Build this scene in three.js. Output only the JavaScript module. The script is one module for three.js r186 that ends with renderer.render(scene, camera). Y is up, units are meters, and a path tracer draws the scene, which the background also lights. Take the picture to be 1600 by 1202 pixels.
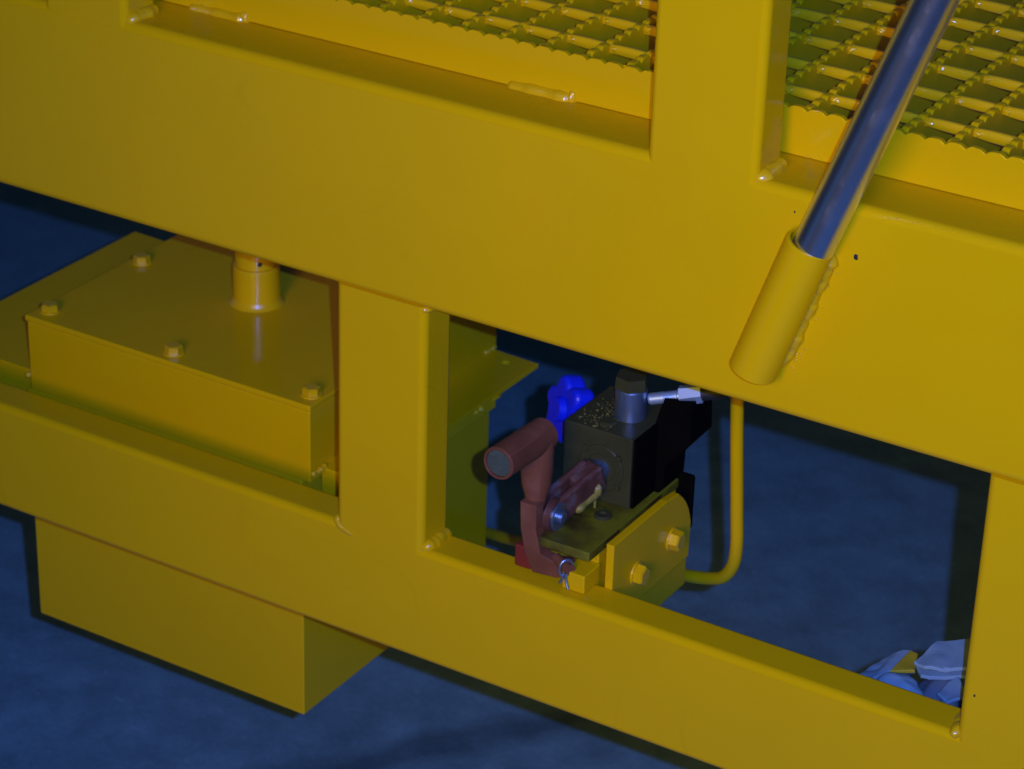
import * as THREE from 'three';
import { RoundedBoxGeometry } from 'three/addons/geometries/RoundedBoxGeometry.js';
import { mergeGeometries, mergeVertices } from 'three/addons/utils/BufferGeometryUtils.js';

// ------------------------------------------------------------------ camera, light, exposure
const scene = new THREE.Scene();
const V3 = (x, y, z) => new THREE.Vector3(x, y, z);
const camera = new THREE.PerspectiveCamera(16.512, 1024 / 769, 0.05, 60);
camera.position.set(0.8015, 0.7534, 1.336);
camera.up.set(-0.25917, 0.89163, -0.37125);
camera.lookAt(0.8015 - 0.45757 * 1.7, 0.7534 - 0.45186 * 1.7, 1.336 - 0.7658 * 1.7);
camera.focus = 1.62;
camera.userData.fStop = 16;
scene.add(camera);

const renderer = new THREE.WebGLRenderer({ antialias: true });
renderer.setSize(1024, 769);
renderer.toneMapping = THREE.LinearToneMapping;
renderer.toneMappingExposure = 1.0;
renderer.shadowMap.enabled = true;

// the camera's own flash, 55 mm to the right of the lens and a little above it
const flash = new THREE.SpotLight(new THREE.Color().setRGB(0.105, 0.235, 0.98), 13.0, 0, 1.0, 0.6, 2);
flash.position.set(0.8333, 0.7700, 1.3072);
flash.target.position.set(0.0235, -0.0145, 0.034);
scene.add(flash.target);
flash.castShadow = true;
flash.shadow.radius = 0.25;
flash.shadow.mapSize.set(4096, 4096);
scene.add(flash);

// unseen warm light behind the photographer, placed to light the front of the machine
const unseenLamp = new THREE.SpotLight(new THREE.Color().setRGB(1.0, 0.68, 0.04), 10.4, 0, 0.33, 1, 2);
unseenLamp.position.set(0.74, 0.88, 2.42);
unseenLamp.target.position.set(0.16, 0.10, 0);
unseenLamp.castShadow = true;
unseenLamp.shadow.radius = 24;
unseenLamp.shadow.mapSize.set(2048, 2048);
scene.add(unseenLamp); scene.add(unseenLamp.target);

// unseen cold light over the left floor, placed so the bar mirrors its pool
const unseenPoolLight = new THREE.SpotLight(new THREE.Color().setRGB(0.17, 0.33, 1.0), 20, 0, 0.34, 1, 2);
unseenPoolLight.position.set(-1.5, 2.1, 1.9);
unseenPoolLight.target.position.set(-1.5, -0.72, 1.8);
unseenPoolLight.castShadow = true;
unseenPoolLight.shadow.radius = 4;
scene.add(unseenPoolLight); scene.add(unseenPoolLight.target);

// unseen surroundings: dim bluish light, set stronger from left and behind for reflections
{
  const w = 128, h = 64, d = new Float32Array(w * h * 4);
  for (let j = 0; j < h; j++) for (let i = 0; i < w; i++) {
    const phi = ((i + 0.5) / w - 0.5) * 2 * Math.PI, th = ((j + 0.5) / h - 0.5) * Math.PI;
    const x = Math.cos(phi) * Math.cos(th), z = Math.sin(phi) * Math.cos(th), y = Math.sin(th);
    const back = Math.max(0, -0.35 * x - 0.94 * z), left = Math.max(0, -x);
    const k = 0.55 + 0.9 * back * back + 2.2 * Math.pow(left, 6) + (y > 0 ? 0.25 * y : 0.25 * y);
    const o = 4 * (j * w + i);
    d[o] = 0.006 * k; d[o + 1] = 0.015 * k; d[o + 2] = 0.034 * k; d[o + 3] = 1;
  }
  const t = new THREE.DataTexture(d, w, h, THREE.RGBAFormat, THREE.FloatType);
  t.mapping = THREE.EquirectangularReflectionMapping;
  t.magFilter = THREE.LinearFilter; t.minFilter = THREE.LinearFilter; t.needsUpdate = true;
  scene.background = t;
}

// ------------------------------------------------------------------ helpers
let seed = 20240611;
const rnd = () => { seed = (seed * 1664525 + 1013904223) >>> 0; return seed / 4294967296; };
const used = new Map();
function numbered(n) { const k = used.get(n) || 0; used.set(n, k + 1); return k ? n + '_' + String(k).padStart(3, '0') : n; }
function thing(name, label, category, [x, y, z] = [0, 0, 0], group) {
  const o = new THREE.Group(); o.name = numbered(name); o.position.set(x, y, z);
  o.userData = { label, category }; if (group) o.userData.group = group;
  scene.add(o); return o;
}
// part geometry is written in scene metres; it is moved into its thing's own frame here
function part(name, geos, mat, parent, label) {
  let g = Array.isArray(geos) ? (geos.length === 1 ? geos[0] : mergeGeometries(geos.map(q => { const r = q.index ? q.toNonIndexed() : q; for (const k of Object.keys(r.attributes)) if (!['position', 'normal', 'uv'].includes(k)) r.deleteAttribute(k); return r; }))) : geos;
  let off = V3(0, 0, 0); for (let p = parent; p && p !== scene; p = p.parent) off.add(p.position);
  g.translate(-off.x, -off.y, -off.z);
  uvBox(g, off);
  const m = new THREE.Mesh(g, mat); m.name = name; m.castShadow = m.receiveShadow = true;
  if (label) m.userData.label = label;
  parent.add(m); return m;
}
// uv in metres, picked by the dominant axis of the normal
function uvBox(g, off) {
  const p = g.attributes.position, n = g.attributes.normal, uv = new Float32Array(p.count * 2);
  for (let i = 0; i < p.count; i++) {
    const X = p.getX(i) + off.x, Y = p.getY(i) + off.y, Z = p.getZ(i) + off.z;
    const a = Math.abs(n.getX(i)), b = Math.abs(n.getY(i)), c = Math.abs(n.getZ(i));
    let u, v; if (c >= a && c >= b) { u = X; v = Y; } else if (b >= a) { u = X; v = Z; } else { u = Z; v = Y; }
    uv[2 * i] = u; uv[2 * i + 1] = v;
  }
  g.setAttribute('uv', new THREE.BufferAttribute(uv, 2));
}
function box(x0, x1, y0, y1, z0, z1, r = 0.0008) {
  const g = new RoundedBoxGeometry(x1 - x0, y1 - y0, z1 - z0, 2, Math.min(r, (x1 - x0) / 2.1, (y1 - y0) / 2.1, (z1 - z0) / 2.1));
  g.translate((x0 + x1) / 2, (y0 + y1) / 2, (z0 + z1) / 2); return g;
}
function rrShape(a0, a1, b0, b1, r) {
  const s = new THREE.Shape();
  s.moveTo(a0 + r, b0); s.lineTo(a1 - r, b0); s.absarc(a1 - r, b0 + r, r, -Math.PI / 2, 0); s.lineTo(a1, b1 - r);
  s.absarc(a1 - r, b1 - r, r, 0, Math.PI / 2); s.lineTo(a0 + r, b1); s.absarc(a0 + r, b1 - r, r, Math.PI / 2, Math.PI);
  s.lineTo(a0, b0 + r); s.absarc(a0 + r, b0 + r, r, Math.PI, 1.5 * Math.PI); return s;
}
// rolled hollow section lying along x (profile in y,z) or standing along y (profile in x,z)
function tubeX(x0, x1, y0, y1, z0, z1, r) {
  const g = new THREE.ExtrudeGeometry(rrShape(-z1, -z0, y0, y1, r), { depth: x1 - x0, bevelEnabled: false, curveSegments: 10 });
  g.rotateY(Math.PI / 2); g.translate(x0, 0, 0); return g;      // shape x -> -z
}
function tubeY(x0, x1, y0, y1, z0, z1, r) {
  const g = new THREE.ExtrudeGeometry(rrShape(x0, x1, -z1, -z0, r), { depth: y1 - y0, bevelEnabled: false, curveSegments: 10 });
  g.rotateX(-Math.PI / 2); g.translate(0, y0, 0);
  return g;                                                      // shape y -> -z, extrusion -> +y
}
function cyl(a, b, r0, r1 = r0, seg = 36, open = false) {
  const d = b.clone().sub(a), g = new THREE.CylinderGeometry(r1, r0, d.length(), seg, 1, open);
  g.applyQuaternion(new THREE.Quaternion().setFromUnitVectors(V3(0, 1, 0), d.clone().normalize()));
  g.translate((a.x + b.x) / 2, (a.y + b.y) / 2, (a.z + b.z) / 2); return g;
}
// turned part about the axis a->b; profile = [[radius, distance along axis], ...]
function lathe(a, b, prof, seg = 40, sharp = true) {
  const d = b.clone().sub(a).normalize();
  let pts = prof;
  if (sharp) { pts = []; prof.forEach((p, i) => { pts.push(p); if (i && i < prof.length - 1) pts.push([p[0], p[1]]); }); }
  const g = new THREE.LatheGeometry(pts.map(p => new THREE.Vector2(Math.max(p[0], 1e-6), p[1])), seg);
  let out = g;
  if (sharp) { out = g.toNonIndexed(); out.computeVertexNormals(); out = smoothRadial(out); }
  out.applyQuaternion(new THREE.Quaternion().setFromUnitVectors(V3(0, 1, 0), d)); out.translate(a.x, a.y, a.z); return out;
}
// smooth round the axis, creased along it
function smoothRadial(g) {
  const p = g.attributes.position, n = g.attributes.normal;
  for (let i = 0; i < p.count; i++) {
    const y = n.getY(i), h = Math.sqrt(Math.max(0, 1 - y * y)), r = Math.hypot(p.getX(i), p.getZ(i));
    if (r < 1e-5 || h < 1e-3) continue;
    const s = (n.getX(i) * p.getX(i) + n.getZ(i) * p.getZ(i)) < 0 ? -1 : 1;
    n.setXYZ(i, s * h * p.getX(i) / r, y, s * h * p.getZ(i) / r);
  }
  return g;
}
function hexHead(c, axis, af, h) {                                // bolt head with a chamfered top and a flange washer
  const R = af / Math.sqrt(3), a = c.clone(), g = new THREE.CylinderGeometry(R * 0.985, R, h, 6, 1).toNonIndexed();
  g.computeVertexNormals();
  const cap = new THREE.CylinderGeometry(af * 0.46, R * 0.985, h * 0.14, 6, 1).toNonIndexed(); cap.computeVertexNormals(); cap.translate(0, h * 0.57, 0);
  const wsh = new THREE.CylinderGeometry(af * 0.66, af * 0.68, h * 0.22, 28).toNonIndexed(); wsh.translate(0, -h * 0.42, 0);
  const all = mergeGeometries([g, cap, wsh]); all.rotateY(rnd() * 1.0); all.translate(0, h / 2, 0);
  all.applyQuaternion(new THREE.Quaternion().setFromUnitVectors(V3(0, 1, 0), axis)); all.translate(a.x, a.y, a.z); return all;
}
// value noise for lumpy welds, cloth and the floor
const perm = new Uint8Array(512); { const p = [...Array(256).keys()]; for (let i = 255; i > 0; i--) { const j = Math.floor(rnd() * (i + 1)); [p[i], p[j]] = [p[j], p[i]]; } for (let i = 0; i < 512; i++) perm[i] = p[i & 255]; }
const sm = t => t * t * (3 - 2 * t), lerp = (a, b, t) => a + (b - a) * t;
function n3(x, y, z) {
  const X = Math.floor(x), Y = Math.floor(y), Z = Math.floor(z), u = sm(x - X), v = sm(y - Y), w = sm(z - Z);
  const h = (i, j, k) => perm[(perm[(perm[(X + i) & 255] + Y + j) & 255] + Z + k) & 255] / 255;
  return lerp(lerp(lerp(h(0, 0, 0), h(1, 0, 0), u), lerp(h(0, 1, 0), h(1, 1, 0), u), v), lerp(lerp(h(0, 0, 1), h(1, 0, 1), u), lerp(h(0, 1, 1), h(1, 1, 1), u), v), w);
}
const fbm = (x, y, z, o = 4) => { let s = 0, a = 0.5; for (let i = 0; i < o; i++) { s += a * n3(x, y, z); x *= 2.03; y *= 2.03; z *= 2.03; a *= 0.5; } return s; };
// a weld bead: overlapping ripples along a to b
function bead(a, b, r, rip = 0.004, flat = V3(1, 1, 1)) {
  const L = a.distanceTo(b), n = Math.max(2, Math.round(L / rip)), out = [];
  for (let i = 0; i <= n; i++) {
    const g = new THREE.SphereGeometry(r * (0.85 + 0.35 * rnd()), 12, 8), p = a.clone().lerp(b, i / n);
    g.scale(flat.x, flat.y, flat.z); g.translate(p.x + (rnd() - 0.5) * r * 0.3, p.y + (rnd() - 0.5) * r * 0.3, p.z + (rnd() - 0.5) * r * 0.3); out.push(g);
  }
  return mergeGeometries(out);
}
function blob(c, rx, ry, rz, f = 0.25) {
  const g = new THREE.SphereGeometry(1, 24, 16), p = g.attributes.position;
  for (let i = 0; i < p.count; i++) { const k = 1 - f / 2 + f * n3(p.getX(i) * 2 + c.x * 900, p.getY(i) * 2 + c.y * 900, p.getZ(i) * 2 + c.z * 900); p.setXYZ(i, p.getX(i) * k * rx, p.getY(i) * k * ry, p.getZ(i) * k * rz); }
  g.computeVertexNormals(); g.translate(c.x, c.y, c.z); return g;
}
// a smooth, slightly rippled fillet of weld metal along a polyline
function fillet(pts, r, amp = 0.28, wl = 0.0045) {
  const c = new THREE.CatmullRomCurve3(pts, false, 'centripetal'), L = c.getLength(), n = Math.max(24, Math.round(L / 0.0005));
  const g = new THREE.TubeGeometry(c, n, 1, 14), p = g.attributes.position, ctr = i => c.getPointAt(Math.min(1, Math.max(0, i / n)));
  for (let i = 0; i < p.count; i++) {
    const k = Math.floor(i / 15), q = ctr(k), e = Math.min(k, n - k) * L / n, taper = Math.sqrt(Math.min(1, e / r + 0.02));
    const dx = p.getX(i) - q.x, dy = p.getY(i) - q.y, dz = p.getZ(i) - q.z;
    const ph = k * L / n / wl, rad = r * taper * (1 - amp / 2 + amp * n3(ph, dx * 0.6 + q.x * 50, dy * 0.6 + dz)+ 0.12 * n3(ph * 2.7, 3.3, q.z * 90));
    p.setXYZ(i, q.x + dx * rad, q.y + dy * rad, q.z + dz * rad);
  }
  g.computeVertexNormals(); return g;
}
// ------------------------------------------------------------------ materials
function tex(n, fn, rep, color) {
  const d = new Uint8Array(n * n * 4);
  for (let j = 0; j < n; j++) for (let i = 0; i < n; i++) { const c = fn(i / n, j / n), o = 4 * (j * n + i); d[o] = c[0]; d[o + 1] = c[1]; d[o + 2] = c[2]; d[o + 3] = 255; }
  const t = new THREE.DataTexture(d, n, n); t.wrapS = t.wrapT = THREE.RepeatWrapping; t.magFilter = THREE.LinearFilter; t.minFilter = THREE.LinearMipmapLinearFilter; t.generateMipmaps = true;
  if (color) t.colorSpace = THREE.SRGBColorSpace; t.repeat.set(1 / rep, 1 / rep); t.needsUpdate = true; return t;
}
// tiling noise: four shifted samples blended over the tile
function tile(u, v, f, z, o = 4) {
  const s = (a, b) => fbm(a * f, b * f, z, o), bu = sm(u), bv = sm(v);
  return lerp(lerp(s(u, v), s(u - 1, v), bu), lerp(s(u, v - 1), s(u - 1, v - 1), bu), bv);
}
const g3 = v => { const k = Math.max(0, Math.min(255, v)); return [k, k, k]; };
const peel = tex(512, (u, v) => g3(255 * tile(u, v, 26, 3.1, 3)), 0.09);
const paintBump = tex(1024, (u, v) => { const a = tile(u, v, 80, 3.1, 2), n = tile(u, v, 230, 14.2, 1); return g3(255 * (0.35 * a + 0.9 * Math.max(0, n - 0.455) * 12)); }, 0.31);
const paintRough = tex(512, (u, v) => { const a = tile(u, v, 7, 9.7, 4), b = tile(u, v, 60, 2.2, 2); return g3(150 + 90 * (a - 0.47) + 40 * (b - 0.4)); }, 0.31);
const toSRGB = c => 255 * (c <= 0.0031308 ? 12.92 * c : 1.055 * Math.pow(c, 1 / 2.4) - 0.055);
const rgbTex = (n, rep, fn) => tex(n, (u, v) => fn(u, v).map(c => Math.max(0, Math.min(255, toSRGB(c)))), rep, true);
const paintMap = rgbTex(1024, 0.6, (u, v) => {
  const a = tile(u, v, 6, 17.3, 5) - 0.47, k = 1 + 0.17 * a;
  const l = Math.max(0, 1 - Math.abs(tile(u * 1, v * 1, 5, 33.3, 2) - 0.37) / 0.004) * Math.max(0, tile(u, v, 11, 44.1, 2) - 0.40) * 0.35;
  return [0.75 * k * (1 - l), 0.435 * k * (1 - 0.05 * a) * (1 - l), 0.0016];
});
const M = {
  yellow: new THREE.MeshPhysicalMaterial({ map: paintMap, roughness: 0.5, roughnessMap: paintRough, specularIntensity: 0.08, bumpMap: paintBump, bumpScale: 0.00016, clearcoat: 0.3, clearcoatRoughness: 0.14 }),
  weld: new THREE.MeshPhysicalMaterial({ map: paintMap, roughness: 0.3, bumpMap: peel, bumpScale: 0.00008, clearcoat: 0.8, clearcoatRoughness: 0.12 }),
  dark: new THREE.MeshStandardMaterial({ color: new THREE.Color().setRGB(0.012, 0.011, 0.01), roughness: 0.6 }),
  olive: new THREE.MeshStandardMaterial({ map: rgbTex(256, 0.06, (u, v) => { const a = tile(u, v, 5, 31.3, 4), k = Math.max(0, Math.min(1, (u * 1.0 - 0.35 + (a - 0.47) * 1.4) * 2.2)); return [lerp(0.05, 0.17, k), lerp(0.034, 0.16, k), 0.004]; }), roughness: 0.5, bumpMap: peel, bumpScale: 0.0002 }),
  iron: new THREE.MeshPhysicalMaterial({ map: rgbTex(256, 0.08, (u, v) => { const a = tile(u, v, 5, 41.3, 4); const k = 0.75 + 0.7 * (a - 0.4); return [0.060 * k, 0.058 * k, 0.020 * k]; }), roughness: 0.45, specularIntensity: 0.3, bumpMap: peel, bumpScale: 0.00012 }),
  black: new THREE.MeshPhysicalMaterial({ map: rgbTex(256, 0.08, (u, v) => { const a = tile(u, v, 6, 51.3, 4); const k = 0.5 + 1.2 * (a - 0.3); return [0.0035 * k, 0.0028 * k, 0.0016 * k]; }), roughness: 0.9, specularIntensity: 0.12 }),
  primer: new THREE.MeshPhysicalMaterial({ map: rgbTex(256, 0.1, (u, v) => { const a = tile(u, v, 5, 61.3, 4); const k = 0.9 + 0.9 * (a - 0.45), d = Math.max(0, a - 0.46) * 0.5; return [0.205 * k + 0.2 * d, 0.070 * k + 0.2 * d, 0.032 * k + 0.15 * d]; }), roughness: 0.42, specularIntensity: 0.4, bumpMap: peel, bumpScale: 0.00008 }),
  redPaint: new THREE.MeshStandardMaterial({ color: new THREE.Color().setRGB(0.2, 0.02, 0.012), roughness: 0.5 }),
  steel: new THREE.MeshStandardMaterial({ color: new THREE.Color().setRGB(0.3, 0.4, 0.55), metalness: 0.9, roughness: 0.36 }),
  worn: new THREE.MeshPhysicalMaterial({ map: rgbTex(256, 0.06, (u, v) => { const a = tile(u, v, 6, 91.3, 5), k = 0.8 + 1.1 * (a - 0.45), e = Math.max(0, Math.min(1, (a - 0.52) * 8)); return [lerp(0.15 * k, 0.16, e), lerp(0.058 * k, 0.11, e), lerp(0.040 * k, 0.10, e)]; }), roughness: 0.42, metalness: 0.2, bumpMap: peel, bumpScale: 0.0001 }),
  zinc: new THREE.MeshStandardMaterial({ color: new THREE.Color().setRGB(0.55, 0.68, 0.8), metalness: 0.75, roughness: 0.42 }),
  capGrey: new THREE.MeshStandardMaterial({ map: rgbTex(128, 0.02, (u, v) => { const a = tile(u, v, 12, 71.3, 3); const k = 0.7 + 0.8 * (a - 0.3); return [0.07 * k, 0.09 * k, 0.055 * k]; }), roughness: 0.9 }),
  knob: new THREE.MeshPhysicalMaterial({ color: new THREE.Color().setRGB(0.004, 0.02, 0.62), roughness: 0.45, clearcoat: 0.2 }),
  pale: new THREE.MeshStandardMaterial({ color: new THREE.Color().setRGB(0.235, 0.33, 0.35), roughness: 0.85, side: THREE.DoubleSide }),
  darkerPale: new THREE.MeshStandardMaterial({ color: new THREE.Color().setRGB(0.12, 0.14, 0.15), roughness: 0.85, side: THREE.DoubleSide }),  // darker tone of the pale material, for the bulk under the scraps
  patch: new THREE.MeshStandardMaterial({ color: new THREE.Color().setRGB(0.50, 0.33, 0.005), roughness: 0.7, side: THREE.DoubleSide }),
  rubber: new THREE.MeshStandardMaterial({ color: new THREE.Color().setRGB(0.012, 0.012, 0.014), roughness: 0.6 }),
  drip: new THREE.MeshStandardMaterial({ color: new THREE.Color().setRGB(0.24, 0.20, 0.035), roughness: 0.4 }),
};
// bright bar: bluish steel with scuffs and finger marks
M.bar = (() => {
  const scuff = (u, v) => { const a = tile(u, v, 5, 81.3, 4), b = tile(u, v * 0.4, 30, 83.3, 3); return Math.max(0, Math.min(1, (a - 0.55) * 5)) * 0.6 + Math.max(0, Math.min(1, (b - 0.56) * 8)) * 0.3; };
  return new THREE.MeshStandardMaterial({
    map: rgbTex(512, 0.12, (u, v) => { const s = scuff(u, v); return [0.74 + 0.15 * s, 0.78 + 0.15 * s, 0.8 + 0.15 * s]; }),
    roughnessMap: tex(512, (u, v) => g3(255 * (0.31 + 0.10 * scuff(u, v))), 0.12), roughness: 1, metalness: 1,
  });
})();

// ------------------------------------------------------------------ the floor
{
  const FY = -0.72, g = new THREE.PlaneGeometry(9, 9, 1, 1); g.rotateX(-Math.PI / 2); g.translate(-0.5, FY, -1.5);
  const map = rgbTex(1536, 3.2, (u, v) => {
    const a = tile(u, v, 12, 1.3, 6) - 0.48, b = tile(u, v, 90, 6.3, 3) - 0.45, c = tile(u, v, 5, 8.8, 3) - 0.46;
    // a dark diagonal stain across the floor
    const X = u * 3.2, Z = v * 3.2, w = 0.06 * (fbm(X * 9, Z * 9, 3.3, 3) - 0.45);
    const d = Math.abs((X - 2.86) * 0.80 + (Z - 2.74) * 0.60 + w), along = (X - 2.86) * -0.60 + (Z - 2.74) * 0.80;
    const stain = Math.max(0, 1 - d / 0.035) * Math.max(0, 1 - Math.abs(along) / 0.42);
    const grit = n3(X * 420, Z * 420, 7.7) - 0.5, fl = Math.max(0, n3(X * 130, Z * 130, 2.2) - 0.86) * 3;
    const k = (1 + 0.7 * a + 0.9 * b + 0.55 * c + 0.30 * grit + fl) * (1 - 0.42 * Math.min(1, stain * 1.6));
    return [0.175 * k, 0.29 * k, 0.285 * k];
  });
  const bump = tex(512, (u, v) => g3(255 * tile(u, v, 60, 12.3, 4)), 0.4);
  const mat = new THREE.MeshStandardMaterial({ map, roughness: 0.72, bumpMap: bump, bumpScale: 0.0006 });
  const m = new THREE.Mesh(g, mat); m.name = 'floor'; m.receiveShadow = true;
  m.userData = { kind: 'structure', label: 'bluish concrete floor under the yellow machine' };
  uvBox(g, V3(0, 0, 0)); scene.add(m);
}

// ------------------------------------------------------------------ welded yellow frame
const frame = thing('steel_frame', 'yellow painted welded frame of wide flat steel beams and uprights', 'steel frame', [0, -0.2756, 0]);
const yA = 0.15, yB = 0, yC = -0.1846, yD = -0.2756, PD = -0.0346;
part('upper_beam', tubeX(-0.95, 0.95, yB, yA, -0.075, 0, 0.0065), M.yellow, frame);
part('lower_beam', tubeX(-0.95, 0.95, yD, yC, -0.0335, 0, 0.0055), M.yellow, frame);
const RP = 0.0055;
part('upright', tubeY(-0.1384, -0.0656, yC - 0.0045, yB + 0.0012, PD, 0, RP), M.yellow, frame);
part('upright', tubeY(0.3351, 0.408, yC - 0.0045, yB + 0.0012, PD, 0, RP), M.yellow, frame);
part('upright', tubeY(0.0933, 0.1689, yA - 0.0055, 0.75, PD, 0, RP), M.yellow, frame);
part('upright', tubeY(-0.3855, -0.3128, yA - 0.0055, 0.75, PD, 0, RP), M.yellow, frame);
// fillet welds at the feet and heads of the uprights
function footWeld(x, y, s) {                                        // bead running back along the side of an upright
  const z = -0.0045;
  return [fillet([V3(x - s * 0.004, y - 0.0005, z - 0.0012), V3(x - s * 0.0008, y - 0.0004, z - 0.001), V3(x + s * 0.0012, y + 0.0002, z - 0.004), V3(x + s * 0.0018, y + 0.0006, -0.016), V3(x + s * 0.0014, y + 0.0006, PD + 0.001)], 0.0048, 0.4, 0.0065)];
}
part('weld_bead', footWeld(-0.0656, yC, 1), M.weld, frame);
part('weld_bead', footWeld(0.1689, yA, 1), M.weld, frame);
part('weld_bead', footWeld(-0.3128, yA, 1), M.weld, frame);
part('weld_bead', [blob(V3(-0.139, yC - 0.001, -0.004), 0.0035, 0.0045, 0.004)], M.weld, frame);
part('weld_bead', [blob(V3(0.334, yC, -0.006), 0.0045, 0.0045, 0.008), blob(V3(0.332, yC + 0.0005, -0.018), 0.0045, 0.003, 0.01)], M.weld, frame);
part('weld_bead', [fillet([V3(-0.1392, yC + 0.0005, -0.0045), V3(-0.1365, yC - 0.0025, -0.0019), V3(-0.1300, yC - 0.0058, -0.0020), V3(-0.1200, yC - 0.0075, -0.0034)], 0.0025, 0.4, 0.006)], M.weld, frame);
part('weld_bead', [fillet([V3(-0.0700, yB - 0.0004, -0.0012), V3(-0.0660, yB - 0.0012, -0.0040), V3(-0.0652, yB - 0.0010, -0.0140), V3(-0.0652, yB - 0.0010, -0.0300)], 0.0022, 0.5, 0.005)], M.weld, frame);
// paint chips on the beam
for (const [x, y, r] of [[0.2375, 0.1177, 0.0017], [0.1955, 0.1364, 0.0007], [0.3440, -0.1520, 0.0009]]) part('paint_chip', blob(V3(x, y, 0), r * 0.8, r * 1.15, 0.0005, 0.5), M.dark, frame, 'dark chip in the yellow paint');
// socket tube welded on the front of the upper beam
{
  const a = V3(0.1838, 0.0347, 0.0155), b = V3(0.2145, 0.1265, 0.0155), L = a.distanceTo(b);
  const s = part('bar_socket', lathe(a, b, [[0.0128, 0], [0.0151, 0], [0.0151, L - 0.0006], [0.0146, L], [0.0128, L], [0.0128, 0]], 56), M.yellow, frame, 'short yellow tube welded slantwise to the upper beam');
  const gs = [], dir = b.clone().sub(a).normalize(), nx = V3(dir.y, -dir.x, 0);
  const wp = []; for (let i = 0; i <= 8; i++) { const p = a.clone().addScaledVector(dir, 0.004 + (L - 0.010) * i / 8).addScaledVector(nx, 0.0112 + 0.0008 * (rnd() - 0.5)); wp.push(V3(p.x, p.y, 0.0028)); }
  gs.push(fillet(wp, 0.0047, 0.6, 0.0048));
  for (let i = 0; i < 16; i++) { const p = a.clone().addScaledVector(dir, 0.004 + (L - 0.008) * rnd()).addScaledVector(nx, 0.0165 + 0.004 * rnd()), r = 0.0004 + 0.0006 * rnd(); gs.push(blob(V3(p.x, p.y, 0.0003), r, r, r)); }
  part('weld_bead', gs, M.weld, frame);
}

// ------------------------------------------------------------------ walkway grating on the upper beam
const grating = thing('walkway_grating', 'yellow serrated steel grating panel lying on top of the upper beam', 'grating', [0.08, 0.15, -0.05]);
{
  // serrated bar outline: length along s, teeth on top
  const serrated = (len, h, pitch, dep, ph) => {
    const s = new THREE.Shape(); s.moveTo(0, 0); s.lineTo(len, 0); s.lineTo(len, h - dep);
    const n = Math.ceil(len / pitch) * 10;
    for (let i = n; i >= 0; i--) { const x = Math.min(len, i * len / n), t = ((x / pitch + ph) % 1 + 1) % 1; const w = Math.abs(t - 0.5) * 2; const y = h - dep * Math.pow(Math.max(0, (w - 0.35) / 0.65), 1.6) - dep * 0.12 * n3(x * 300, ph * 50, 1); s.lineTo(x, y); }
    return s;
  };
  const X0 = -0.40, X1 = 0.50, Z1 = -0.62, y0 = 0.1504;
  const eb = new THREE.ExtrudeGeometry(serrated(X1 - X0, 0.0305, 0.0129, 0.0026, 0.4), { depth: 0.003, bevelEnabled: true, bevelSize: 0.0006, bevelThickness: 0.0006, bevelSegments: 2 });
  eb.translate(X0, y0 + 0.0006, -0.0535); part('edge_bar', eb, M.yellow, grating, 'long front bar with a scalloped top edge');
  const bars = [], bx0 = -0.0125 - 12 * 0.0315;
  for (let i = 0; i < 29; i++) bars.push(bx0 + i * 0.0315);
  const variants = [0, 1, 2].map(k => { const g = new THREE.ExtrudeGeometry(serrated(0.555, 0.0295, 0.0121, 0.0026, 0.17 + 0.31 * k), { depth: 0.0024, bevelEnabled: true, bevelSize: 0.0009, bevelThickness: 0.0014, bevelSegments: 3 }); g.rotateY(Math.PI / 2); return g; });
  bars.forEach((x, i) => { if (x > X1) return; part('bearing_bar', variants[i % 3].clone().translate(x - 0.0045, y0 + 0.0003, -0.0545), M.yellow, grating); });
  for (let k = 0; k < 12; k++) {
    const z = -0.0862 - k * 0.0455, gs = [];
    // twisted rod, swelling between the bars
    const n = 29 * 8, rg = new THREE.CylinderGeometry(1, 1, 1, 14, n, true); rg.rotateZ(-Math.PI / 2); const p = rg.attributes.position;
    const jit = bars.map(() => 0.85 + 0.3 * rnd());
    for (let i = 0; i < p.count; i++) {
      const X = X0 + (p.getX(i) + 0.5) * (X1 - X0), q = (X - bx0) / 0.0315, t = q - Math.floor(q), cell = Math.max(0, Math.min(28, Math.floor(q)));
      const sw = Math.sin(Math.PI * Math.min(1, Math.max(0, t))), r = 0.0024 + 0.0010 * jit[cell] * Math.pow(sw, 0.5);
      const yy = Math.sign(p.getY(i)) * Math.pow(Math.abs(p.getY(i)), 0.7) * r * 1.15 + 0.0008 * (0.5 - t), zz = Math.sign(p.getZ(i)) * Math.pow(Math.abs(p.getZ(i)), 0.7) * r * 0.8;
      p.setXYZ(i, X, 0.1765 + yy, z + zz);
    }
    rg.computeVertexNormals(); gs.push(rg);
    for (const x of bars) if (x < X1) gs.push(blob(V3(x + 0.0018, 0.1772, z), 0.0034 + 0.001 * rnd(), 0.0028, 0.0036, 0.5));
    part('cross_rod', gs, M.weld, grating);
  }
  for (const [a, b] of [[-0.290, -0.250], [-0.030, 0.010]]) {
    const gs = [fillet([V3(a - 0.008, 0.1492, -0.0508), V3(a + 0.006, 0.1500, -0.0505), V3((a + b) / 2, 0.1506, -0.0500), V3(b - 0.008, 0.1504, -0.0502), V3(b + 0.002, 0.1512, -0.0502)], 0.0044, 0.5, 0.010), blob(V3(b + 0.001, 0.1515, -0.0512), 0.0036, 0.0055, 0.0042, 0.35)];
    part('weld_bead', gs, M.weld, grating);
  }
}

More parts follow.
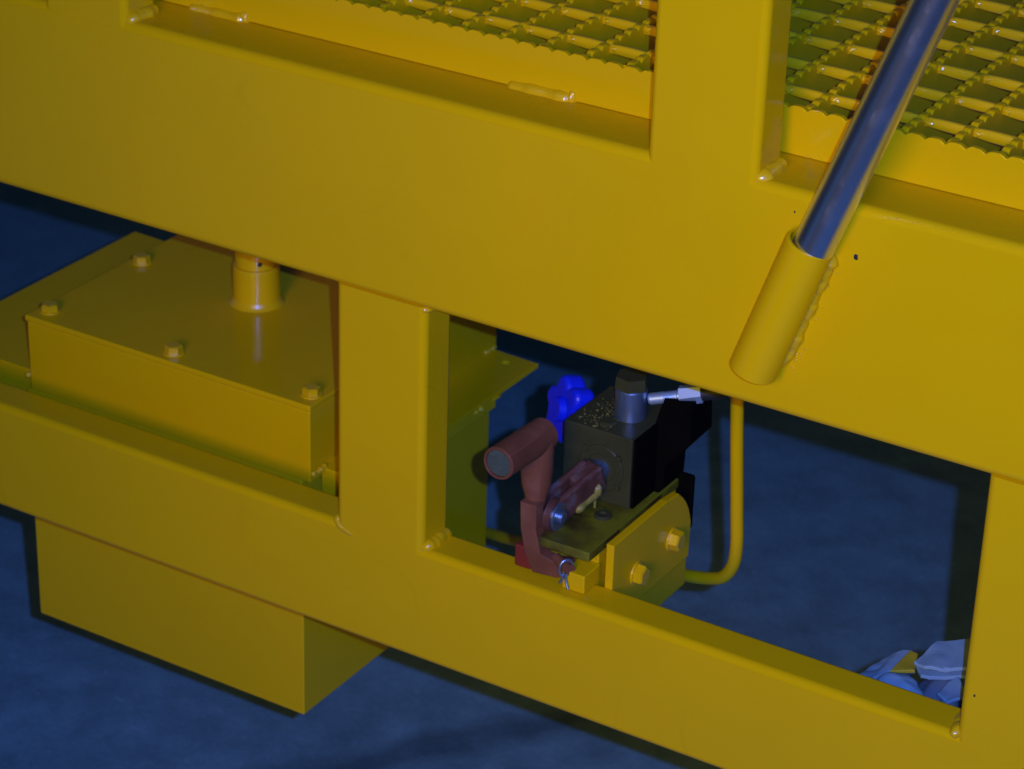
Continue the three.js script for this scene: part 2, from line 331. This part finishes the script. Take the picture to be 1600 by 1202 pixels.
// ------------------------------------------------------------------ bright bar standing in the socket
{
  const a = V3(0.1965, 0.068, 0.0157), m = V3(0.2172, 0.1265, 0.0160), b = V3(0.2172 + 0.366 * 0.30, 0.1265 + 0.30, 0.0185);
  const t = thing('steel_bar', 'bright scuffed round steel bar stuck in the slanted yellow socket tube', 'metal bar', [a.x, a.y, a.z]);
  const dir = b.clone().sub(m).normalize(), a2 = m.clone().addScaledVector(dir, -0.07), L = 0.42;
  const g = new THREE.CylinderGeometry(0.01255, 0.01255, L, 64, 1); g.translate(0, L / 2, 0);
  g.applyQuaternion(new THREE.Quaternion().setFromUnitVectors(V3(0, 1, 0), dir)); g.translate(a2.x, a2.y, a2.z);
  const mesh = part('bar', g, M.bar, t);
  const uv = mesh.geometry.attributes.uv, pp = new THREE.CylinderGeometry(0.01255, 0.01255, L, 64, 1).attributes.uv;
  for (let i = 0; i < uv.count; i++) uv.setXY(i, pp.getX(i) * 0.0788, pp.getY(i) * L);
}

// ------------------------------------------------------------------ oil tank behind the lower beam
{
  const t = thing('oil_tank', 'yellow box tank with bolted lid and filler pipe behind the lower beam', 'tank', [-0.347, -0.42, -0.2]);
  part('tank_body', [box(-0.4865, -0.2183, -0.4187, -0.2092, -0.336, -0.07, 0.0012), box(-0.482, -0.211, -0.2093, -0.1495, -0.332, -0.07, 0.0012)], M.yellow, t);
  part('lid', box(-0.4835, -0.2100, -0.1490, -0.1440, -0.3325, -0.0690, 0.0012), M.yellow, t);
  for (const [x, z] of [[-0.4715, -0.0858], [-0.4715, -0.1995], [-0.347, -0.0828], [-0.2205, -0.0858], [-0.2205, -0.1995], [-0.2205, -0.318], [-0.4715, -0.318]])
    part('bolt', hexHead(V3(x, -0.1440, z), V3(0, 1, 0), 0.0122, 0.0058), M.weld, t);
  const c = V3(-0.351, -0.144, -0.194), up = V3(-0.351, 0, -0.194);
  const neck = part('filler_neck', lathe(c, up, [[0.0225, 0], [0.0205, 0.0022], [0.0190, 0.005], [0.0186, 0.031], [0.0182, 0.0325], [0.0160, 0.0328], [0.0160, 0.0336], [0.0167, 0.0338], [0.0165, 0.075], [0.001, 0.0755]], 56), M.weld, t);
  const hd = V3(0.0118, 0, 0.0112); part('vent_hole', cyl(V3(-0.351 + hd.x, -0.1053, -0.194 + hd.z), V3(-0.351 + hd.x * 1.035, -0.1053, -0.194 + hd.z * 1.035), 0.0019, 0.0019, 16), M.dark, neck);
  // wide mounting plate through the tank
  const sh = new THREE.Shape(); sh.moveTo(-0.598, -0.083); sh.lineTo(-0.598, -0.344); sh.lineTo(-0.167, -0.324); sh.lineTo(-0.167, -0.083); sh.closePath();
  const hole = new THREE.Path(); hole.absarc(-0.1893, -0.3109, 0.0035, 0, Math.PI * 2, true);
  const flip = new THREE.Shape(sh.getPoints().map(p => new THREE.Vector2(p.x, -p.y)));
  const hp = new THREE.Path(); hp.absarc(-0.1893, 0.3109, 0.0038, 0, Math.PI * 2, true); flip.holes.push(hp);
  const pg = new THREE.ExtrudeGeometry(flip, { depth: 0.0032, bevelEnabled: true, bevelSize: 0.0005, bevelThickness: 0.0005, bevelSegments: 1 });
  pg.rotateX(-Math.PI / 2); pg.translate(0, -0.2040, 0);
  part('mounting_plate', pg, M.yellow, t);
  for (const [a, b] of [[-0.5975, -0.4870], [-0.2105, -0.1680]]) part('front_lip', box(a, b, -0.2400, -0.2042, -0.0880, -0.0836, 0.001), M.yellow, t);
  part('edge_strip', box(-0.2183, -0.1672, -0.2140, -0.2043, -0.262, -0.090, 0.0015), M.yellow, t);
  part('weld_bead', [blob(V3(-0.1668, -0.2042, -0.2375), 0.003, 0.0022, 0.0032, 0.6), blob(V3(-0.1668, -0.2045, -0.231), 0.0022, 0.002, 0.0024, 0.6), blob(V3(-0.1668, -0.204, -0.261), 0.0026, 0.0014, 0.006, 0.5)], M.weld, t);
  part('weld_bead', bead(V3(-0.485, -0.2, -0.088), V3(-0.487, -0.2, -0.074), 0.0028, 0.003), M.weld, t);
  part('weld_bead', bead(V3(-0.2075, -0.2, -0.084), V3(-0.208, -0.2, -0.070), 0.0024, 0.003), M.weld, t);
  part('weld_bead', bead(V3(-0.2105, -0.199, -0.315), V3(-0.2105, -0.199, -0.328), 0.0022, 0.003), M.weld, t);
}

// ------------------------------------------------------------------ bracket that carries the pump
{
  const t = thing('pump_bracket', 'yellow angle bracket with two hex bolts standing behind the lower beam', 'bracket', [0.06, -0.25, -0.09]);
  // side plate with a rounded far corner, seen from the right
  const s = new THREE.Shape(); s.moveTo(0.031, -0.2128); s.lineTo(0.143, -0.2128); s.lineTo(0.1435, -0.186); s.quadraticCurveTo(0.139, -0.166, 0.122, -0.1535); s.lineTo(0.105, -0.1515); s.lineTo(0.031, -0.1515); s.closePath();
  const g = new THREE.ExtrudeGeometry(s, { depth: 0.0045, bevelEnabled: true, bevelSize: 0.0008, bevelThickness: 0.0008, bevelSegments: 2, curveSegments: 10 });
  g.rotateY(Math.PI / 2); g.translate(0.0643, 0, 0);              // shape x -> -z
  part('side_plate', g, M.yellow, t);
  for (const [y, z] of [[-0.1862, -0.1159], [-0.1888, -0.0645]]) part('bolt', hexHead(V3(0.0696, y, z), V3(1, 0, 0), 0.013, 0.0068), M.weld, t);
  part('cross_support', [box(-0.01, 0.0655, -0.2420, -0.2135, -0.150, -0.040, 0.002)], M.yellow, t);
  part('base_channel', [box(0.0, 0.0560, -0.2133, -0.1625, -0.145, -0.034, 0.0015)], M.yellow, t);
  part('stop_block', [box(0.0405, 0.0580, -0.1840, -0.1700, -0.034, -0.0120, 0.0012)], M.yellow, t);
}

// ------------------------------------------------------------------ hand pump
{
  const t = thing('hand_pump', 'dark hydraulic hand pump with rusty red lever socket and blue knob', 'pump', [0.03, -0.162, -0.09]);
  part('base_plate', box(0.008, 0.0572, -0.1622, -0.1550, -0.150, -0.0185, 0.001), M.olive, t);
  const blk = part('pump_block', box(-0.0045, 0.0497, -0.1548, -0.1000, -0.150, -0.0855, 0.0012), M.iron, t);
  // bore with its ring of four small screws on the block's face
  const fc = V3(0.0265, -0.1285, -0.0855);
  part('gland_ring', lathe(fc, V3(fc.x, fc.y, 0), [[0.0105, -0.001], [0.0178, -0.001], [0.0178, 0.0008], [0.0170, 0.0014], [0.0112, 0.0014], [0.0105, 0.0008], [0.0105, -0.001]], 40), M.iron, blk);
  for (const [dx, dy] of [[-0.0125, 0.0122], [0.0135, 0.0112], [0.0135, -0.0115], [-0.0125, -0.0115]]) part('screw', lathe(V3(fc.x + dx, fc.y + dy, -0.0845), V3(fc.x + dx, fc.y + dy, 0), [[0.0001, 0.0012], [0.0008, 0.0012], [0.0009, 0.0018], [0.0022, 0.0018], [0.0026, 0.001], [0.0026, -0.001]].reverse(), 16), M.iron, blk);
  const ps = new THREE.SphereGeometry(1, 8, 6), pos = [];
  for (let i = 0; i < 260; i++) { const r = 0.00025 + 0.0009 * rnd() * rnd() * rnd(), g = ps.clone(); g.scale(r * 1.3, r * 0.5, r * 1.3); g.translate(-0.002 + 0.030 * Math.sqrt(rnd()), -0.0999, -0.088 - 0.045 * rnd()); pos.push(g); }
  const ov = part('paint_spatter', pos, M.drip, blk); ov.userData.kind = 'stuff';
  part('plug', lathe(V3(0.0235, -0.1005, -0.099), V3(0.0235, 0, -0.099), [[0.006, 0], [0.006, 0.0012], [0.0045, 0.002], [0.0001, 0.002]], 20), M.iron, blk);
  part('drip', [blob(V3(0.0305, -0.1392, -0.073), 0.0042, 0.005, 0.003, 0.3), blob(V3(0.0275, -0.1330, -0.073), 0.003, 0.003, 0.003, 0.3), blob(V3(0.0285, -0.1275, -0.073), 0.0022, 0.0045, 0.002, 0.3), cyl(V3(0.0297, -0.1420, -0.073), V3(0.0297, -0.1535, -0.073), 0.0012, 0.0009, 10)], M.drip, t, 'yellow paint run hanging off the piston clevis');
  // black body behind the block
  const bs = new THREE.Shape(); [[0.0505, -0.1548], [0.0540, -0.1548], [0.0570, -0.1500], [0.0575, -0.1330], [0.0765, -0.1085], [0.0750, -0.0800], [0.0560, -0.0815], [0.0505, -0.1000]].forEach(([x, y], i) => i ? bs.lineTo(x, y) : bs.moveTo(x, y)); bs.closePath();
  const bg = new THREE.ExtrudeGeometry(bs, { depth: 0.030, bevelEnabled: true, bevelSize: 0.0012, bevelThickness: 0.0012, bevelSegments: 2 }); bg.translate(0, 0, -0.150);
  const b2 = box(0.005, 0.0842, -0.158, -0.082, -0.195, -0.1515, 0.006);
  part('reservoir_and_dark_panel', [bg, box(0.0499, 0.0520, -0.1545, -0.1005, -0.1300, -0.0872, 0.0006)], M.black, t);  // second box is a thin near-black panel over the block's right face
  part('foot_pad', box(0.0505, 0.0685, -0.1930, -0.1500, -0.1500, -0.1450, 0.002), M.black, t);
  // valve knob behind the block
  {
    const kc = V3(-0.0425, -0.1350, -0.160), ax = V3(-0.52, 0.20, 0.80).normalize(), q = new THREE.Quaternion().setFromUnitVectors(V3(0, 1, 0), ax), gs = [];
    const ks = new THREE.Shape(); for (let i = 0; i <= 120; i++) { const a = i / 120 * Math.PI * 2, r = 0.0135 + 0.0072 * Math.pow(0.5 + 0.5 * Math.cos(6 * a), 0.9); i ? ks.lineTo(Math.cos(a) * r, Math.sin(a) * r) : ks.moveTo(r, 0); }
    const kg = new THREE.ExtrudeGeometry(ks, { depth: 0.0085, bevelEnabled: true, bevelSize: 0.0044, bevelThickness: 0.0044, bevelSegments: 6 }); kg.rotateX(-Math.PI / 2); kg.rotateY(0.3); kg.translate(0, -0.0045, 0); gs.push(kg);
    const cap = new THREE.CylinderGeometry(0.0085, 0.0100, 0.006, 30); cap.translate(0, 0.0105, 0); gs.push(cap);
    gs.forEach(g => { g.applyQuaternion(q); g.translate(kc.x, kc.y, kc.z); });
    part('valve_knob', gs, M.knob, t, 'bright blue lobed plastic knob');
    part('valve_stem', cyl(kc, V3(0.006, -0.128, -0.120), 0.0042), M.steel, t);
  }
  // silver outlet fitting and hose end
  const f0 = V3(0.0308, -0.1005, -0.1160), f1 = V3(0.0308, -0.05, -0.1160);
  const fit = part('outlet_fitting', lathe(f0, f1, [[0.0105, 0], [0.0108, 0.0006], [0.0108, 0.0010], [0.0112, 0.0012], [0.0112, 0.0225], [0.0104, 0.0235], [0.001, 0.0236]], 48), M.steel, t);
  const hx = new THREE.CylinderGeometry(0.0118, 0.0126, 0.009, 6).toNonIndexed(); hx.computeVertexNormals(); hx.rotateY(0.32); hx.translate(f0.x, f0.y + 0.0283, f0.z); part('hex_head', hx, M.iron, fit);
  const h0 = V3(0.0425, -0.0850, -0.1205), hd = V3(0.86, 0.245, -0.28).normalize(), at = d => h0.clone().addScaledVector(hd, d), ring = [[0.0032, 0]];
  const pin = [[0.001, 0], [0.0036, 0], [0.0042, 0.0012], [0.0042, 0.011]]; for (let i = 0; i < 6; i++) pin.push([0.0042, 0.0112 + i * 0.0014], [0.0035, 0.0118 + i * 0.0014], [0.0042, 0.0124 + i * 0.0014]);
  pin.push([0.0042, 0.0205], [0.0036, 0.021], [0.0036, 0.024]);
  part('hose_nipple', lathe(h0, at(1), pin, 28), M.zinc, t);
  const nut = new THREE.CylinderGeometry(0.0068, 0.0074, 0.0155, 6).toNonIndexed(); nut.computeVertexNormals(); nut.rotateY(0.2); nut.applyQuaternion(new THREE.Quaternion().setFromUnitVectors(V3(0, 1, 0), hd)); const nc = at(0.0305); nut.translate(nc.x, nc.y, nc.z); part('hose_nut', nut, M.zinc, t);
  const hose = new THREE.CatmullRomCurve3([at(0.036), at(0.055), at(0.075).add(V3(0, 0.004, -0.004)), V3(0.125, -0.045, -0.175), V3(0.14, -0.02, -0.21)]); part('hose', new THREE.TubeGeometry(hose, 40, 0.0052, 16), M.rubber, t);
  // lever: round socket tube on a flattened arm
  const tz0 = -0.0420, tz1 = 0.0165, tc = V3(0.004, -0.0868, tz1), tb = V3(0.0055, -0.0885, tz0), TL = tb.distanceTo(tc);
  part('lever_socket', lathe(tb, tc, [[0.0001, 0], [0.0098, 0], [0.0118, 0.002], [0.0118, TL - 0.0012], [0.0110, TL], [0.0100, TL], [0.0096, TL - 0.0006], [0.0096, TL - 0.0022], [0.0001, TL - 0.0022]], 48), M.primer, t);
  part('socket_end', lathe(tb, tc, [[0.0095, TL - 0.0024], [0.0094, TL - 0.0016], [0.0001, TL - 0.0014]], 40), M.capGrey, t);
  const ug = lathe(V3(0.0058, -0.088, -0.0320), V3(0.0082, -0.140, -0.0285), [[0.0001, -0.002], [0.0112, 0], [0.0116, 0.010], [0.0112, 0.024], [0.0103, 0.034], [0.0080, 0.042], [0.0062, 0.052], [0.0001, 0.053]], 40, false); ug.computeVertexNormals();
  const lo = new THREE.Shape(); [[0.0035, -0.132], [0.0145, -0.132], [0.0150, -0.150], [0.0195, -0.168], [0.0300, -0.1700], [0.0420, -0.1665], [0.0415, -0.1775], [0.0330, -0.1805], [0.0150, -0.1822], [0.0085, -0.170], [0.0045, -0.152]].forEach(([x, y], i) => i ? lo.lineTo(x, y) : lo.moveTo(x, y)); lo.closePath();
  const lg = new THREE.ExtrudeGeometry(lo, { depth: 0.009, bevelEnabled: true, bevelSize: 0.0008, bevelThickness: 0.0008, bevelSegments: 2 }); lg.translate(0, 0, -0.0262);
  part('lever_arm', [ug, lg], M.primer, t);
  part('pivot_lug', [box(-0.0010, 0.0120, -0.1830, -0.1660, -0.0245, -0.0175, 0.0015), box(-0.0005, 0.004, -0.1545, -0.138, -0.034, -0.024, 0.002)], M.redPaint, t, 'dark red pivot lug at the foot of the lever');
  // clevis between piston and lever, with washer and pin
  const c0 = V3(0.0255, -0.1290, -0.086), c1 = V3(0.0125, -0.1455, -0.036);
  part('piston_rod', cyl(V3(0.0265, -0.1285, -0.092), V3(0.0235, -0.133, -0.074), 0.0075, 0.0075, 30), M.steel, t);
  const cd = c1.clone().sub(c0).normalize();
  const fork = s => { const g = new RoundedBoxGeometry(0.0054, 0.0215, 0.048, 4, 0.0026); g.applyQuaternion(new THREE.Quaternion().setFromUnitVectors(V3(0, 0, 1), cd)); const m = c0.clone().lerp(c1, 0.55); g.translate(m.x + s, m.y, m.z); return g; };
  const end = s => { const g = cyl(V3(c1.x + s - 0.0026, c1.y, c1.z), V3(c1.x + s + 0.0026, c1.y, c1.z), 0.0126, 0.0126, 36); return g; };
  part('clevis', [fork(0.0068), end(0.0068), fork(-0.0058), end(-0.0058), (() => { const g = new RoundedBoxGeometry(0.013, 0.0195, 0.022, 3, 0.003); g.applyQuaternion(new THREE.Quaternion().setFromUnitVectors(V3(0, 0, 1), cd)); const m = c0.clone().lerp(c1, 0.28); g.translate(m.x + 0.0005, m.y, m.z); return g; })()], M.worn, t);
  part('drip', [fillet([0.22, 0.36, 0.5, 0.64].map(k => c0.clone().lerp(c1, k).add(V3(0.0085, -0.0098 + 0.001 * rnd(), 0.001))), 0.0030, 0.7, 0.006)], M.drip, t);
  const pin0 = V3(c1.x + 0.0094, c1.y, c1.z);
  part('washer', lathe(pin0, pin0.clone().add(V3(1, 0, 0)), [[0.0050, 0], [0.0103, 0], [0.0103, 0.0012], [0.0097, 0.0017], [0.0050, 0.0017], [0.0050, 0]], 36), M.steel, t);
  part('pivot_pin', lathe(pin0, pin0.clone().add(V3(1, 0, 0)), [[0.0046, 0], [0.0046, 0.0040], [0.0040, 0.0048], [0.0001, 0.0050]], 30), M.steel, t);
  const pk = V3(0.0375, -0.1690, -0.0130), pe = [];
  pe.push(cyl(V3(0.0300, -0.1690, -0.0215), V3(0.0465, -0.1690, -0.0130), 0.0040, 0.0040, 24));
  part('foot_pin', pe, M.primer, t);
  const rg = new THREE.TorusGeometry(0.0050, 0.0009, 10, 30); rg.rotateY(0.9); rg.scale(1, 1.3, 1); rg.translate(0.0435, -0.1680, -0.0120);
  const leg = new THREE.TubeGeometry(new THREE.CatmullRomCurve3([V3(0.0445, -0.1710, -0.0110), V3(0.0448, -0.1760, -0.0100), V3(0.0472, -0.1815, -0.0090)]), 16, 0.0010, 8);
  const leg2 = new THREE.TubeGeometry(new THREE.CatmullRomCurve3([V3(0.0425, -0.1715, -0.0110), V3(0.0420, -0.1755, -0.0100), V3(0.0405, -0.1790, -0.0090)]), 16, 0.0009, 8);
  part('split_pin', [rg, leg, leg2], M.steel, t, 'small bright split pin with its legs bent down');
  part('base_screw', lathe(V3(0.0395, -0.1550, -0.0675), V3(0.0395, 0, -0.0675), [[0.0062, 0], [0.0062, 0.0014], [0.0054, 0.0022], [0.0032, 0.0022], [0.0030, 0.0006], [0.0001, 0.0006]], 28), M.iron, t);
}

// ------------------------------------------------------------------ bent rod behind the pump
{
  const t = thing('bent_rod', 'thin yellow round rod bent at the bottom, hanging behind the pump', 'rod', [0.06, -0.28, -0.22]);
  const pts = [V3(0.0560, 0.02, -0.22), V3(0.0600, -0.06, -0.22), V3(0.0632, -0.1295, -0.22), V3(0.0695, -0.215, -0.22), V3(0.0712, -0.2430, -0.22), V3(0.0690, -0.2600, -0.2205), V3(0.0610, -0.2730, -0.2215), V3(0.0470, -0.2800, -0.224), V3(0.0280, -0.2855, -0.227), V3(-0.09, -0.338, -0.29), V3(-0.20, -0.3950, -0.360), V3(-0.26, -0.424, -0.40)];
  part('rod', new THREE.TubeGeometry(new THREE.CatmullRomCurve3(pts, false, 'centripetal'), 160, 0.0050, 18), M.yellow, t);
}

// ------------------------------------------------------------------ crumpled scraps on the floor
function sheet(outline, lift, res, amp, f) {                       // thin crumpled sheet over a floor outline, drawn as a fan of strips
  const s = new THREE.Shape(outline.map(([x, z]) => new THREE.Vector2(x, -z)));
  const bb = outline.reduce((b, [x, z]) => [Math.min(b[0], x), Math.max(b[1], x), Math.min(b[2], z), Math.max(b[3], z)], [9, -9, 9, -9]);
  let g = new THREE.ExtrudeGeometry(s, { depth: 0.0016, bevelEnabled: true, bevelSize: 0.0006, bevelThickness: 0.0006, bevelSegments: 1 });
  // split triangles so that the sheet can fold
  for (let k = 0; k < res; k++) g = split(g);
  g.rotateX(-Math.PI / 2); const p = g.attributes.position;
  for (let i = 0; i < p.count; i++) { const x = p.getX(i), z = p.getZ(i); p.setY(i, p.getY(i) - 0.7185 + lift(x, z) + amp * Math.abs(n3(x * f, z * f, 4.4) - 0.5) * 2); }
  g.computeVertexNormals(); return g;
}
function split(g) {
  const a = (g.index ? g.toNonIndexed() : g).attributes.position, out = [];
  const P = i => V3(a.getX(i), a.getY(i), a.getZ(i));
  for (let i = 0; i < a.count; i += 3) {
    const A = P(i), B = P(i + 1), C = P(i + 2), ab = A.clone().lerp(B, 0.5), bc = B.clone().lerp(C, 0.5), ca = C.clone().lerp(A, 0.5);
    for (const q of [A, ab, ca, ab, B, bc, ca, bc, C, ab, bc, ca]) out.push(q.x, q.y, q.z);
  }
  const r = new THREE.BufferGeometry(); r.setAttribute('position', new THREE.BufferAttribute(new Float32Array(out), 3)); r.computeVertexNormals(); return r;
}
const up0 = y => y + 0.7185;
{
  const t = thing('crumpled_scrap', 'pale crumpled scrap with a yellow patch, left of the two behind the lower beam', 'scrap', [0.258, -0.24, -0.085], 'crumpled scraps behind the lower beam');
  part('pale_side', sheet([[0.2407, -0.068], [0.2469, -0.0893], [0.255, -0.1044], [0.2597, -0.1066], [0.2712, -0.085], [0.2583, -0.0744], [0.252, -0.060]], x => up0(-0.208) - Math.max(0, 0.253 - x) * 0.4, 3, 0.0018, 90), M.pale, t);
  part('yellow_patch', sheet([[0.2607, -0.1016], [0.2662, -0.1006], [0.2728, -0.0806], [0.2604, -0.0712]], () => up0(-0.2052), 3, 0.0018, 90), M.patch, t, 'yellow patch on the scrap');
  part('pale_roll', [blob(V3(0.2700, -0.2080, -0.0630), 0.016, 0.0080, 0.0105, 0.35)], M.pale, t);
  part('underside', [blob(V3(0.2580, -0.2250, -0.075), 0.016, 0.018, 0.026, 0.4)], M.darkerPale, t);
}
{
  const t = thing('crumpled_scrap', 'larger pale folded scrap behind the lower beam beside the right upright', 'scrap', [0.295, -0.24, -0.085], 'crumpled scraps behind the lower beam');
  part('top_fold', sheet([[0.2743, -0.077], [0.276, -0.0961], [0.2764, -0.1078], [0.2949, -0.1252], [0.3089, -0.0921], [0.2922, -0.078], [0.2827, -0.0734]], () => up0(-0.1960), 3, 0.0026, 70), M.pale, t);
  part('lower_fold', sheet([[0.2722, -0.0858], [0.2818, -0.0848], [0.3038, -0.1007], [0.3066, -0.0942], [0.2856, -0.0762], [0.2801, -0.0762]], () => up0(-0.2040), 3, 0.0016, 70), M.pale, t);
  part('front_fold', sheet([[0.2985, -0.0612], [0.2986, -0.0777], [0.3015, -0.087], [0.3150, -0.0700], [0.307, -0.0561]], () => up0(-0.2035), 3, 0.0018, 70), M.pale, t);
  part('underside', [blob(V3(0.2890, -0.2250, -0.083), 0.016, 0.019, 0.028, 0.4), blob(V3(0.304, -0.226, -0.066), 0.010, 0.018, 0.018, 0.4)], M.darkerPale, t);
}
renderer.render(scene, camera);
